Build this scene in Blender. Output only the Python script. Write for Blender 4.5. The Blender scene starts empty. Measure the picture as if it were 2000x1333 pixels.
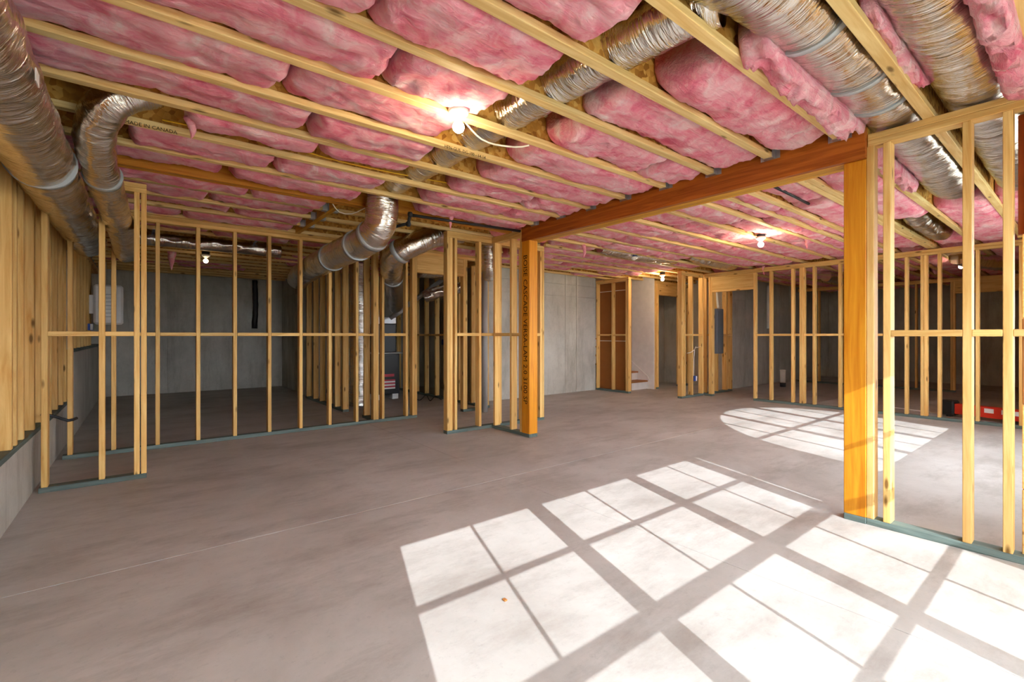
import bpy, bmesh, math, random
from mathutils import Vector, Matrix, noise as mnoise

# ------------------------------------------------------------------ camera, light, exposure
scene = bpy.context.scene
F_PX, HORIZON, CAM_H = 910.3, 656.1, 1.20
TH = math.atan2(1145.3, 910.3)            # angle between the view and the joist direction (+X)
cam_d = bpy.data.cameras.new('camera')
cam_d.sensor_width = 36.0
cam_d.lens = F_PX / 2000 * 36.0
cam_d.shift_y = -(666.5 - HORIZON) / 2000
cam_d.clip_start = 0.02
cam = bpy.data.objects.new('camera', cam_d)
cam.location = (0, 0, CAM_H)
cam.rotation_euler = (math.pi / 2, 0, TH - math.pi / 2)
scene.collection.objects.link(cam)
scene.camera = cam

SKY_STRENGTH, SUN_STRENGTH = 13.0, 5.2
BULB = {'near': 140.0, 'mid': 270.0, 'far': 300.0, 'dim': 60.0, 'low': 9.0}
world = bpy.data.worlds.new('sky')
scene.world = world
world.use_nodes = True
wbg = world.node_tree.nodes['Background']
wbg.inputs['Color'].default_value = (0.80, 0.90, 1.0, 1)
wbg.inputs['Strength'].default_value = SKY_STRENGTH

sun_d = bpy.data.lights.new('sun', 'SUN')
sun_d.energy = SUN_STRENGTH
sun_d.angle = math.radians(0.2)
sun_d.color = (0.88, 0.95, 1.0)
sun = bpy.data.objects.new('sun', sun_d)
SUN_DIR = Vector((0.335, 1.0, -1 / 1.76))
sun.rotation_euler = SUN_DIR.to_track_quat('-Z', 'Y').to_euler()
sun.location = (-4, -12, 8)
scene.collection.objects.link(sun)

def portal(x0, x1, y, z0, z1):
    d = bpy.data.lights.new('window_portal', 'AREA')
    d.shape = 'RECTANGLE'; d.size = x1 - x0; d.size_y = z1 - z0
    d.cycles.is_portal = True
    o = bpy.data.objects.new('window_portal', d)
    o.location = ((x0 + x1) / 2, y, (z0 + z1) / 2)
    o.rotation_euler = (math.pi / 2, 0, math.pi)      # emits towards +Y
    scene.collection.objects.link(o)
portal(-0.12, 3.08, -1.30, 0.60, 2.13)
portal(4.55, 7.65, -0.52, 0.88, 2.38)

scene.view_settings.view_transform = 'Standard'
scene.view_settings.look = 'None'
scene.view_settings.exposure = 0.9
scene.view_settings.gamma = 1.0
scene.view_settings.use_curve_mapping = False
scene.cycles.max_bounces = 14
scene.cycles.diffuse_bounces = 8
scene.cycles.glossy_bounces = 6
scene.cycles.transparent_max_bounces = 12
scene.cycles.sample_clamp_indirect = 12.0
scene.cycles.caustics_reflective = False
scene.cycles.caustics_refractive = False
scene.cycles.use_denoising = True

rnd = random.Random(7)
col = scene.collection

# ------------------------------------------------------------------ picture-ray helpers
FW = Vector((math.cos(TH), math.sin(TH))); RT = Vector((math.sin(TH), -math.cos(TH)))
def ray(px, py):
    k = (px - 1000) / F_PX
    return Vector((FW.x + RT.x * k, FW.y + RT.y * k, -(py - HORIZON) / F_PX))
def at_z(px, py, z=0.0):
    r = ray(px, py); t = (z - CAM_H) / r.z
    return Vector((r.x * t, r.y * t, z))
def at_y(px, py, y):
    r = ray(px, py); t = y / r.y
    return Vector((r.x * t, y, CAM_H + r.z * t))
def at_x(px, py, x):
    r = ray(px, py); t = x / r.x
    return Vector((x, r.y * t, CAM_H + r.z * t))

# ------------------------------------------------------------------ materials
def srgb(r, g, b):
    f = lambda c: ((c / 255 + 0.055) / 1.055) ** 2.4 if c > 10 else c / 255 / 12.92
    return (f(r), f(g), f(b), 1)

class NT:
    def __init__(self, name):
        self.m = bpy.data.materials.new(name); self.m.use_nodes = True
        self.t = self.m.node_tree; self.p = self.t.nodes['Principled BSDF']
    def n(self, kind, **kw):
        nd = self.t.nodes.new(kind)
        for k, v in kw.items(): setattr(nd, k, v)
        return nd
    def l(self, a, b): self.t.links.new(a, b)
    def pos(self, scale, kind='pos'):
        if kind == 'pos': src = self.n('ShaderNodeNewGeometry').outputs['Position']
        elif kind == 'uv': src = self.n('ShaderNodeTexCoord').outputs['UV']
        else: src = self.n('ShaderNodeTexCoord').outputs['Object']
        mp = self.n('ShaderNodeMapping'); mp.inputs['Scale'].default_value = scale
        self.l(src, mp.inputs['Vector']); self.map = mp
        return mp.outputs['Vector']
    def noise(self, vec, scale, detail=4, rough=0.55, dist=0.0):
        nd = self.n('ShaderNodeTexNoise'); nd.inputs['Scale'].default_value = scale
        nd.inputs['Detail'].default_value = detail; nd.inputs['Roughness'].default_value = rough
        nd.inputs['Distortion'].default_value = dist
        self.l(vec, nd.inputs['Vector']); return nd.outputs['Fac']
    def ramp(self, fac, stops):
        r = self.n('ShaderNodeValToRGB'); e = r.color_ramp.elements
        while len(e) < len(stops): e.new(0.5)
        for el, (p, c) in zip(e, stops): el.position = p; el.color = c
        self.l(fac, r.inputs['Fac']); return r.outputs['Color']
    def mix(self, fac, a, b, mode='MIX'):
        nd = self.n('ShaderNodeMix', data_type='RGBA', blend_type=mode)
        for sock, v in ((nd.inputs[0], fac), (nd.inputs[6], a), (nd.inputs[7], b)):
            if hasattr(v, 'is_output') or isinstance(v, bpy.types.NodeSocket): self.l(v, sock)
            else: sock.default_value = v
        return nd.outputs[2]
    def bump(self, height, strength, dist):
        b = self.n('ShaderNodeBump'); b.inputs['Strength'].default_value = strength
        b.inputs['Distance'].default_value = dist
        self.l(height, b.inputs['Height']); self.l(b.outputs['Normal'], self.p.inputs['Normal'])
    def offset(self, amount=40.0):
        oi = self.n('ShaderNodeObjectInfo'); c = self.n('ShaderNodeCombineXYZ')
        for k in range(3):
            mm = self.n('ShaderNodeMath', operation='MULTIPLY'); mm.inputs[1].default_value = amount * (1 + 0.37 * k)
            self.l(oi.outputs['Random'], mm.inputs[0]); self.l(mm.outputs[0], c.inputs[k])
        self.l(c.outputs[0], self.map.inputs['Location'])
        self.rand = oi.outputs['Random']
    def set(self, rough=0.6, spec=0.3, metal=0.0):
        self.p.inputs['Roughness'].default_value = rough
        self.p.inputs['Specular IOR Level'].default_value = spec
        self.p.inputs['Metallic'].default_value = metal
        return self.m

def plain(name, c, rough=0.6, spec=0.3, metal=0.0):
    t = NT(name)
    v = t.pos((1, 1, 1)); f = t.noise(v, 9, 3)
    t.l(t.mix(f, tuple(x * 0.88 for x in c[:3]) + (1,), tuple(min(1, x * 1.1) for x in c[:3]) + (1,)), t.p.inputs['Base Color'])
    return t.set(rough, spec, metal)

def wood(name, axis, c1, c2, knots=True, rough=0.62):
    t = NT(name)
    sc = [16.0, 16.0, 16.0]; sc[axis] = 0.9
    v = t.pos(sc); t.offset()
    g = t.noise(v, 1.6, 6, 0.6, 1.2)
    base = t.ramp(g, [(0.28, c2), (0.5, tuple((a + b) / 2 for a, b in zip(c1, c2))), (0.72, c1)])
    # each board a little lighter or darker, redder or yellower
    hs = t.n('ShaderNodeHueSaturation')
    mr = t.n('ShaderNodeMapRange'); mr.inputs['To Min'].default_value = 0.84; mr.inputs['To Max'].default_value = 1.14
    t.l(t.rand, mr.inputs['Value']); t.l(mr.outputs[0], hs.inputs['Value'])
    t.l(base, hs.inputs['Color'])
    out = hs.outputs['Color']
    if knots:
        vk = t.n('ShaderNodeTexVoronoi'); vk.inputs['Scale'].default_value = 1.0
        sk = [11.0, 11.0, 11.0]; sk[axis] = 3.2
        m2 = t.n('ShaderNodeMapping'); m2.inputs['Scale'].default_value = sk
        t.l(t.n('ShaderNodeNewGeometry').outputs['Position'], m2.inputs['Vector']); t.l(m2.outputs[0], vk.inputs['Vector'])
        kf = t.ramp(vk.outputs['Distance'], [(0.07, (1, 1, 1, 1)), (0.16, (0, 0, 0, 1))])
        out = t.mix(kf, out, tuple(x * 0.32 for x in c2[:3]) + (1,))
    t.l(out, t.p.inputs['Base Color'])
    t.bump(g, 0.25, 0.004)
    return t.set(rough, 0.25)

W1, W2 = srgb(238, 202, 130), srgb(204, 150, 74)
M = {}
for nm, ax in (('x', 0), ('y', 1), ('z', 2)):
    M['w' + nm] = wood('pine_' + nm, ax, W1, W2)
M['flange'] = wood('joist_flange', 0, srgb(240, 214, 152), srgb(208, 166, 96))
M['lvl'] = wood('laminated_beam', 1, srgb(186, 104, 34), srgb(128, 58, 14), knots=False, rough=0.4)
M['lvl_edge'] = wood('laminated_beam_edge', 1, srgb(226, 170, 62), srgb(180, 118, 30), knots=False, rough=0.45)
M['post'] = wood('laminated_post', 2, srgb(218, 150, 36), srgb(188, 110, 16), knots=False, rough=0.45)
M['lvlx'] = wood('laminated_joist', 0, srgb(214, 146, 48), srgb(166, 96, 22), knots=False, rough=0.45)
M['treated'] = wood('treated_plate', 0, srgb(112, 128, 122), srgb(74, 84, 78), knots=False)
M['treated_y'] = wood('treated_plate_y', 1, srgb(112, 128, 122), srgb(74, 84, 78), knots=False)
M['tread'] = wood('stair_tread', 0, srgb(190, 130, 70), srgb(150, 92, 42), knots=False)

def osb():
    t = NT('strand_board'); v = t.pos((30, 60, 30))
    vo = t.n('ShaderNodeTexVoronoi'); vo.inputs['Scale'].default_value = 1.0; t.l(v, vo.inputs['Vector'])
    f = t.noise(v, 0.6, 5)
    c = t.ramp(vo.outputs['Color'], [(0.1, srgb(150, 96, 34)), (0.55, srgb(206, 150, 66)), (0.95, srgb(228, 184, 100))])
    c = t.mix(t.ramp(f, [(0.35, (0.75, 0.75, 0.75, 1)), (0.7, (1, 1, 1, 1))]), srgb(120, 70, 22), c)
    t.l(c, t.p.inputs['Base Color']); t.bump(vo.outputs['Distance'], 0.3, 0.004)
    return t.set(0.7, 0.2)
M['osb'] = osb()

def concrete(name, dark, light, stain, floor=False):
    t = NT(name)
    v = t.pos((1, 1, 1))
    big = t.noise(v, 0.9, 8, 0.68, 0.25)
    c = t.ramp(big, [(0.34, dark), (0.66, light)])
    mp = t.n('ShaderNodeMapping'); mp.inputs['Scale'].default_value = (1.3, 3.2, 1) if floor else (4, 4, 0.8)
    mp.inputs['Rotation'].default_value = (0, 0, 0.12)
    t.l(t.n('ShaderNodeNewGeometry').outputs['Position'], mp.inputs['Vector'])
    st = t.noise(mp.outputs[0], 0.9, 9, 0.74, 0.15)
    c = t.mix(t.ramp(st, [(0.48, (0, 0, 0, 1)), (0.74, (0.85, 0.85, 0.85, 1))]), c, stain)
    fine = t.noise(v, 26, 8, 0.75)
    c = t.mix(t.ramp(fine, [(0.56, (0, 0, 0, 1)), (0.72, (0.35, 0.35, 0.35, 1))]), c, tuple(x * 0.55 for x in dark[:3]) + (1,))
    t.l(c, t.p.inputs['Base Color'])
    t.bump(fine, 0.15, 0.003)
    rr = t.n('ShaderNodeMapRange'); rr.inputs['To Min'].default_value = 0.42 if floor else 0.75
    rr.inputs['To Max'].default_value = 0.72 if floor else 0.9
    t.l(big, rr.inputs['Value']); t.l(rr.outputs[0], t.p.inputs['Roughness'])
    t.p.inputs['Specular IOR Level'].default_value = 0.3
    return t.m
M['floor'] = concrete('floor_concrete', srgb(166, 161, 154), srgb(194, 190, 184), srgb(142, 133, 124), True)
M['conc'] = concrete('wall_concrete', srgb(172, 169, 158), srgb(204, 201, 190), srgb(146, 138, 124))
M['joint'] = plain('slab_joint', srgb(70, 60, 55), 0.9)

def pink():
    t = NT('pink_fibreglass')
    v = t.pos((1, 1, 1)); t.offset(30)
    a = t.noise(v, 5.5, 7, 0.62, 0.8)
    c = t.ramp(a, [(0.24, srgb(216, 86, 116)), (0.40, srgb(240, 138, 156)), (0.54, srgb(246, 174, 184)), (0.72, srgb(252, 226, 224))])
    mp = t.n('ShaderNodeMapping'); mp.inputs['Scale'].default_value = (7, 34, 34)
    t.l(t.n('ShaderNodeNewGeometry').outputs['Position'], mp.inputs['Vector'])
    f = t.noise(mp.outputs[0], 1.0, 8, 0.7, 1.6)
    c = t.mix(t.ramp(f, [(0.5, (0, 0, 0, 1)), (0.8, (0.55, 0.55, 0.55, 1))]), c, srgb(252, 226, 222))
    t.l(c, t.p.inputs['Base Color'])
    add = t.n('ShaderNodeMath', operation='ADD'); t.l(f, add.inputs[0]); t.l(a, add.inputs[1])
    t.bump(add.outputs[0], 0.9, 0.02)
    return t.set(0.95, 0.05)
M['pink'] = pink()

def foil():
    t = NT('duct_foil')
    t.pos((1, 1, 1), 'uv')
    def tex(sx, sy, scale, detail, dist):
        mp = t.n('ShaderNodeMapping'); mp.inputs['Scale'].default_value = (sx, sy, 1)
        t.l(t.n('ShaderNodeTexCoord').outputs['UV'], mp.inputs['Vector'])
        return t.noise(mp.outputs[0], scale, detail, 0.55, dist)
    a = tex(17, 1.5, 1.0, 3, 1.2)                       # wrinkles running round the duct
    ridge = t.n('ShaderNodeMath', operation='SUBTRACT'); ridge.inputs[1].default_value = 0.5; t.l(a, ridge.inputs[0])
    ab = t.n('ShaderNodeMath', operation='ABSOLUTE'); t.l(ridge.outputs[0], ab.inputs[0])
    big = tex(3.0, 2.0, 1.0, 2, 0.5)
    fine = tex(70, 9, 1.0, 3, 2.0)
    m1 = t.n('ShaderNodeMath', operation='MULTIPLY_ADD'); m1.inputs[1].default_value = 1.2
    t.l(big, m1.inputs[0]); t.l(ab.outputs[0], m1.inputs[2])
    m2 = t.n('ShaderNodeMath', operation='MULTIPLY_ADD'); m2.inputs[1].default_value = 0.16
    t.l(fine, m2.inputs[0]); t.l(m1.outputs[0], m2.inputs[2])
    t.bump(m2.outputs[0], 0.9, 0.027)
    t.p.inputs['Base Color'].default_value = srgb(222, 216, 206)
    return t.set(0.11, 0.5, 1.0)
M['foil'] = foil()
M['tape'] = plain('grey_tape', srgb(176, 182, 184), 0.45, 0.4, 0.3)
M['steel'] = plain('galvanised_steel', srgb(190, 192, 194), 0.35, 0.5, 0.85)
M['white'] = plain('white_paint', srgb(232, 230, 226), 0.6)
M['porcelain'] = plain('porcelain', srgb(240, 238, 230), 0.3, 0.5)
M['blue'] = plain('blue_box', srgb(58, 84, 160), 0.5)
M['black'] = plain('black_iron', srgb(34, 34, 36), 0.5, 0.4)
M['furnace'] = plain('furnace_black', srgb(20, 20, 22), 0.3, 0.5)
M['grey'] = plain('panel_grey', srgb(104, 110, 116), 0.45)
M['pvc'] = plain('grey_pipe', srgb(170, 170, 168), 0.4)
M['cable'] = plain('white_cable', srgb(236, 230, 214), 0.5)
M['yellow'] = plain('yellow_cable', srgb(228, 178, 40), 0.5)
M['red'] = plain('red_tool', srgb(206, 52, 34), 0.45)
M['pinklabel'] = plain('red_label', srgb(196, 70, 84), 0.5)
M['kraft'] = plain('brown_board', srgb(152, 96, 48), 0.8)
M['ink'] = plain('black_ink', srgb(36, 24, 16), 0.8, 0.1)
M['redosb'] = plain('red_board', srgb(150, 74, 34), 0.7)
M['ground'] = plain('outdoor_ground', srgb(150, 150, 140), 0.9)
def emit(name, c, s):
    t = NT(name); t.p.inputs['Emission Color'].default_value = c; t.p.inputs['Emission Strength'].default_value = s
    t.p.inputs['Base Color'].default_value = (1, 1, 1, 1); return t.set(0.4)
for k_, s_ in BULB.items(): M['bulb_' + k_] = emit('lit_bulb_' + k_, (1.0, 0.77, 0.50, 1), s_)
def pane():
    t = NT('window_pane')
    tr = t.n('ShaderNodeBsdfTransparent'); gl = t.n('ShaderNodeBsdfGlossy'); gl.inputs['Roughness'].default_value = 0.02
    mx = t.n('ShaderNodeMixShader'); mx.inputs[0].default_value = 0.05
    t.l(tr.outputs[0], mx.inputs[1]); t.l(gl.outputs[0], mx.inputs[2])
    t.l(mx.outputs[0], t.t.nodes['Material Output'].inputs['Surface'])
    return t.m
M['pane'] = pane()

# ------------------------------------------------------------------ object helpers
def tag(o, label=None, cat=None, group=None, kind=None):
    if label: o['label'] = label
    if cat: o['category'] = cat
    if group: o['group'] = group
    if kind: o['kind'] = kind
    return o
def thing(name, label, cat, loc=(0, 0, 0), group=None, kind=None):
    o = bpy.data.objects.new(name, None); o.location = loc; o.empty_display_size = 0.1
    col.objects.link(o)
    return tag(o, label, cat, group, kind)
def link(name, me, mat, parent=None, loc=(0, 0, 0)):
    o = bpy.data.objects.new(name, me)
    if mat is not None and len(me.materials) == 0: me.materials.append(mat)
    col.objects.link(o)
    if parent is not None:
        o.parent = parent
        o.location = Vector(loc) - world_loc(parent)
    else: o.location = loc
    return o
def world_loc(o):
    v = Vector(o.location)
    while o.parent is not None:
        o = o.parent; v = v + Vector(o.location)
    return v
_boxes = {}
def box(name, x0, x1, y0, y1, z0, z1, mat, parent=None, bevel=0.003):
    x0, x1 = min(x0, x1), max(x0, x1); y0, y1 = min(y0, y1), max(y0, y1); z0, z1 = min(z0, z1), max(z0, z1)
    d = (round(x1 - x0, 4), round(y1 - y0, 4), round(z1 - z0, 4))
    key = d + (mat.name, bevel)
    if key not in _boxes:
        bm = bmesh.new(); bmesh.ops.create_cube(bm, size=1)
        for v in bm.verts: v.co = Vector((v.co.x * d[0], v.co.y * d[1], (v.co.z + 0.5) * d[2]))
        b = min(bevel, min(d) * 0.3)
        if b > 0: bmesh.ops.bevel(bm, geom=bm.edges[:], offset=b, segments=1, affect='EDGES')
        me = bpy.data.meshes.new(name); bm.to_mesh(me); bm.free(); me.materials.append(mat)
        _boxes[key] = me
    return link(name, _boxes[key], mat, parent, ((x0 + x1) / 2, (y0 + y1) / 2, z0))

def spline(pts, step):
    pts = [Vector(p) for p in pts]
    P = [pts[0] * 2 - pts[1]] + pts + [pts[-1] * 2 - pts[-2]]
    out = []
    for i in range(1, len(P) - 2):
        n = max(2, int((P[i + 1] - P[i]).length / step))
        for k in range(n):
            t = k / n; a, b, c, d = P[i - 1:i + 3]
            out.append(0.5 * ((2 * b) + (c - a) * t + (2 * a - 5 * b + 4 * c - d) * t * t + (3 * b - a - 3 * c + d) * t ** 3))
    out.append(pts[-1]); return out

def tube_mesh(name, pts, r, seg=12, step=0.05, rough=0.0, smooth=True, straight=False, r_end=None, squash=1.0, seed=0.0):
    path = [Vector(p) for p in pts] if straight else spline(pts, step)
    bm = bmesh.new(); uvl = bm.loops.layers.uv.new('UVMap')
    prev = None; rings = []; s = 0.0; ss = []
    n = len(path)
    for i, p in enumerate(path):
        tn = (path[min(i + 1, n - 1)] - path[max(i - 1, 0)]).normalized()
        if prev is None:
            ref = Vector((0, 0, 1)) if abs(tn.z) < 0.9 else Vector((1, 0, 0))
            u = tn.cross(ref).normalized()
        else: u = (prev - tn * prev.dot(tn)).normalized()
        prev = u; w = u.cross(tn)
        if i: s += (p - path[i - 1]).length
        ss.append(s)
        f = i / (n - 1); rr = r if r_end is None else r + (r_end - r) * f
        ring = []
        for k in range(seg):
            a = 2 * math.pi * k / seg
            q = rr
            if rough:
                sp = s * 26 + a * 0.6 + seed
                q += rough * (0.5 * math.sin(sp + 1.5 * math.sin(a * 2 + s * 3)) + 1.3 * mnoise.noise(Vector((s * 20 + seed, math.cos(a) * 1.6, math.sin(a) * 1.6)))
                              + 1.6 * mnoise.noise(Vector((s * 4 + seed, math.cos(a) * 1.2 + 9, math.sin(a) * 1.2))))
            ring.append(bm.verts.new(p + u * (math.cos(a) * q) + w * (math.sin(a) * q * squash)))
        rings.append(ring)
    for i in range(n - 1):
        for k in range(seg):
            f = bm.faces.new((rings[i][k], rings[i][(k + 1) % seg], rings[i + 1][(k + 1) % seg], rings[i + 1][k]))
            f.smooth = smooth
            uvs = ((ss[i], k / seg), (ss[i], (k + 1) / seg), (ss[i + 1], (k + 1) / seg), (ss[i + 1], k / seg))
            for lp, uvv in zip(f.loops, uvs): lp[uvl].uv = uvv
    for ring in (rings[0], rings[-1]): bm.faces.new(ring)
    bmesh.ops.recalc_face_normals(bm, faces=bm.faces[:])
    me = bpy.data.meshes.new(name); bm.to_mesh(me); bm.free()
    return me
def tube(name, pts, r, mat, parent=None, **kw):
    me = tube_mesh(name, pts, r, **kw); me.materials.append(mat)
    return link(name, me, mat, parent)
def lathe(name, prof, mat, parent, loc, seg=24):
    bm = bmesh.new(); rings = []
    for r, z in prof: rings.append([bm.verts.new((max(r, 1e-4) * math.cos(2 * math.pi * k / seg), max(r, 1e-4) * math.sin(2 * math.pi * k / seg), z)) for k in range(seg)])
    for i in range(len(rings) - 1):
        for k in range(seg):
            f = bm.faces.new((rings[i][k], rings[i][(k + 1) % seg], rings[i + 1][(k + 1) % seg], rings[i + 1][k])); f.smooth = True
    for ring in (rings[0], rings[-1]): bm.faces.new(ring)
    bmesh.ops.recalc_face_normals(bm, faces=bm.faces[:])
    me = bpy.data.meshes.new(name); bm.to_mesh(me); bm.free()
    return link(name, me, mat, parent, loc)
def lettering(name, body, size, loc, rot, parent, mat):
    cu = bpy.data.curves.new(name, 'FONT'); cu.body = body; cu.size = size; cu.extrude = 0.0004; cu.resolution_u = 2
    tmp = bpy.data.objects.new(name, cu); col.objects.link(tmp)
    dg = bpy.context.evaluated_depsgraph_get()
    me = bpy.data.meshes.new_from_object(tmp.evaluated_get(dg))
    bpy.data.objects.remove(tmp)
    me.materials.clear(); me.materials.append(mat)
    o = link(name, me, mat, parent, loc); o.rotation_euler = rot; o['kind'] = 'stuff'
    return o
ORD = ['first', 'second', 'third', 'fourth', 'fifth', 'sixth', 'seventh', 'eighth', 'ninth', 'tenth', 'eleventh', 'twelfth',
       'thirteenth', 'fourteenth', 'fifteenth', 'sixteenth', 'seventeenth', 'eighteenth', 'nineteenth', 'twentieth']
ORD += ['twenty-' + w for w in ORD[:9]] + ['thirtieth']

# ------------------------------------------------------------------ levels
ZJ = 2.478          # underside of the joists
ZT = 2.478          # top of stud walls
JD = 0.24           # joist depth
XL = -0.65          # inner face of the left wall

# ------------------------------------------------------------------ setting: floor, ceiling, walls
fl = thing('floor', 'smooth grey concrete slab floor with saw cut joints', 'floor', kind='structure')
box('slab_bed', -0.95, 16.3, -1.5, 12.5, -0.12, -0.012, M['joint'], fl, 0)
xs = [-0.95, 2.415, 6.9, 11.4, 16.3]; ys = [-1.5, 3.12, 6.27, 9.3, 12.5]
for i in range(4):
    for j in range(4):
        box('slab', xs[i] + 0.002, xs[i + 1] - 0.002, ys[j] + 0.002, ys[j + 1] - 0.002, -0.1, 0.0, M['floor'], fl, 0.0008)
gr = box('ground', -40, 60, -60, 60, -0.4, -0.14, M['ground'], None, 0)
tag(gr, 'bare level ground outside the basement windows', 'ground', kind='structure')
ce = thing('ceiling', 'strand board subfloor above the joists', 'ceiling', (3, 4, ZJ + JD), kind='structure')
box('subfloor_sheet', -0.95, 3.82, -1.27, 12.5, ZJ + JD + 0.002, ZJ + JD + 0.03, M['osb'], ce, 0)
box('subfloor_sheet', 3.82, 16.3, -0.49, 12.5, ZJ + JD + 0.002, ZJ + JD + 0.03, M['osb'], ce, 0)

def panel_wall(name, label, axis, pos, a0, a1, z0, z1, thick, cuts, hcuts, mat=None):
    """poured wall cast in form panels; axis 'y' = face at y=pos looking -Y, 'x' = face at x=pos looking -X"""
    w = thing(name, label, 'wall', kind='structure')
    mat = mat or M['conc']
    aa = [a0] + [c for c in cuts if a0 < c < a1] + [a1]; zz = [z0] + [c for c in hcuts if z0 < c < z1] + [z1]
    s = 1 if thick > 0 else -1
    if axis == 'y': box('wall_core', a0, a1, pos + 0.014 * s, pos + thick, z0, z1, mat, w, 0)
    else: box('wall_core', pos + 0.014 * s, pos + thick, a0, a1, z0, z1, mat, w, 0)
    g = 0.005
    for i in range(len(aa) - 1):
        for j in range(len(zz) - 1):
            b = (aa[i] + g, aa[i + 1] - g); zc = (zz[j] + (g if j else 0), zz[j + 1] - (g if j < len(zz) - 2 else 0))
            if axis == 'y': box('concrete_panel', *b, pos, pos + 0.0142 * s, *zc, mat, w, 0.0012)
            else: box('concrete_panel', pos, pos + 0.0142 * s, *b, *zc, mat, w, 0.0012)
    return w
def steps(a, b, d): 
    out = []; v = a
    while v < b: out.append(v); v += d
    return out
HC = [2.02, 2.27]
panel_wall('wall_back', 'dark poured concrete wall at the back of the left storage room', 'y', 12.1, -0.9, 2.75, 0, ZJ + JD, 0.2, steps(-0.2, 2.7, 0.62), [2.1])
panel_wall('wall_storage_right', 'poured concrete side wall of the dark storage room', 'x', 2.62, 9.5, 12.1, 0, ZJ + JD, 0.2, steps(9.7, 12, 0.62), [2.1])
panel_wall('wall_middle', 'light grey poured concrete wall beside the stairs', 'y', 6.95, 4.75, 7.9, 0, ZJ + JD, 0.2, [5.5, 6.1, 6.22, 6.95, 7.28], HC)
panel_wall('wall_furnace_back', 'concrete wall behind the furnace', 'y', 10.0, 2.5, 5.5, 0, ZJ + JD, 0.2, steps(3.2, 5.2, 0.62), HC)
panel_wall('wall_furnace_right', 'concrete wall beyond the furnace room studs', 'x', 5.3, 7.15, 10.2, 0, ZJ + JD, 0.2, steps(7.4, 10, 0.62), HC)
panel_wall('wall_right_back', 'grey poured concrete wall behind the electrical panel', 'y', 5.16, 10.1, 16.0, 0, ZJ + JD, 0.2, steps(10.5, 16, 0.62), [2.02])
panel_wall('wall_far', 'dark poured concrete wall at the far right end', 'x', 15.9, -0.6, 5.16, 0, ZJ + JD, 0.2, steps(0, 5.1, 0.62), [2.02])
panel_wall('wall_stairwell_left', 'concrete wall on the left of the stairwell', 'x', 7.8, 7.16, 9.5, 0, ZJ + JD, 0.2, [8.0], HC)
panel_wall('wall_stairwell_end', 'white end wall at the top of the stairs', 'y', 9.4, 7.8, 9.2, 0, ZJ + JD, 0.1, [], [], M['white'])
panel_wall('wall_stair_back', 'concrete wall seen through the doorway by the stairs', 'y', 7.0, 9.01, 10.6, 0, ZJ + JD, 0.2, [9.6, 10.2], [2.02])
panel_wall('wall_stair_side', 'plain concrete wall closing the closet past the stairs', 'x', 10.6, 5.36, 7.2, 0, ZJ + JD, 0.2, [6.0, 6.6], [2.02])

# left wall: low poured wall with wood framing on top, stepping up in the storage room
wl = thing('wall_left', 'left outside wall of pine studs on a low poured concrete curb', 'wall', kind='structure')
box('concrete_curb', XL - 0.2, XL, -1.3, 7.55, 0, 0.43, M['conc'], wl, 0.006)
box('concrete_curb', XL - 0.2, XL + 0.02, 7.56, 12.1, 0, 1.0, M['conc'], wl, 0.006)
box('sill_plate', XL - 0.16, XL + 0.004, -1.3, 7.54, 0.43, 0.468, M['treated_y'], wl)
box('sill_plate', XL - 0.16, XL + 0.004, 7.56, 12.1, 1.0, 1.04, M['treated_y'], wl)
box('membrane_strip', XL - 0.02, XL + 0.012, 7.50, 7.555, 0.44, 1.02, M['black'], wl)
box('sheathing', XL - 0.19, XL - 0.165, -1.3, 12.1, 0.43, ZJ + JD, M['wz'], wl, 0)
box('top_plate', XL - 0.16, XL, -1.3, 12.1, 2.40, ZT, M['wy'], wl)
for y in [-0.9, -0.45, 0, 0.45, 0.9, 1.35, 1.8, 2.2, 2.63, 3.06, 3.48, 3.90, 4.32, 4.47, 4.70, 5.13, 5.55, 5.86, 6.0, 6.4, 6.8, 7.1, 7.4]:
    box('stud', XL - 0.16, XL, y, y + 0.04, 0.468, 2.40, M['wz'], wl)
for y in [7.6, 7.66, 8.1, 8.55, 9.0, 9.45, 9.9, 10.3]:
    box('stud', XL - 0.16, XL, y, y + 0.04, 1.04, 2.40, M['wz'], wl)
box('rim_board', XL - 0.16, XL - 0.12, -1.3, 12.1, ZT, ZJ + JD, M['osb'], wl, 0)

# outside walls behind the viewer, with the windows the sun comes through
def wall_with_hole(name, label, y0, y1, x0, x1, hx0, hx1, hz0, hz1):
    w = thing(name, label, 'wall', kind='structure')
    box('wall_piece', x0, hx0, y0, y1, 0, ZJ + JD, M['wz'], w, 0)
    box('wall_piece', hx1, x1, y0, y1, 0, ZJ + JD, M['wz'], w, 0)
    box('wall_piece', hx0, hx1, y0, y1, 0, hz0, M['wx'], w, 0)
    box('wall_piece', hx0, hx1, y0, y1, hz1, ZJ + JD, M['wx'], w, 0)
    return w
wall_with_hole('wall_front', 'outside wall behind the viewer with the triple window', -1.26, -1.18, -0.95, 3.75, -0.13, 3.09, 0.58, 2.142)
w2 = wall_with_hole('wall_front_right', 'outside wall of the right room with the arched window', -0.48, -0.40, 3.75, 16.3, 4.53, 7.66, 0.87, 2.39)
box('wall_jog', 3.75, 3.83, -1.26, -0.48, 0, ZJ + JD, M['wz'], w2, 0)
wn = thing('window_1', 'white triple double hung window with grid bars', 'window', kind='structure')
yw0, yw1 = -1.235, -1.195
for a, b in ((-0.13, -0.09), (0.872, 0.989), (1.962, 2.079), (3.05, 3.09)): box('window_post', a, b, yw0, yw1, 0.58, 2.142, M['white'], wn, 0)
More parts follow.
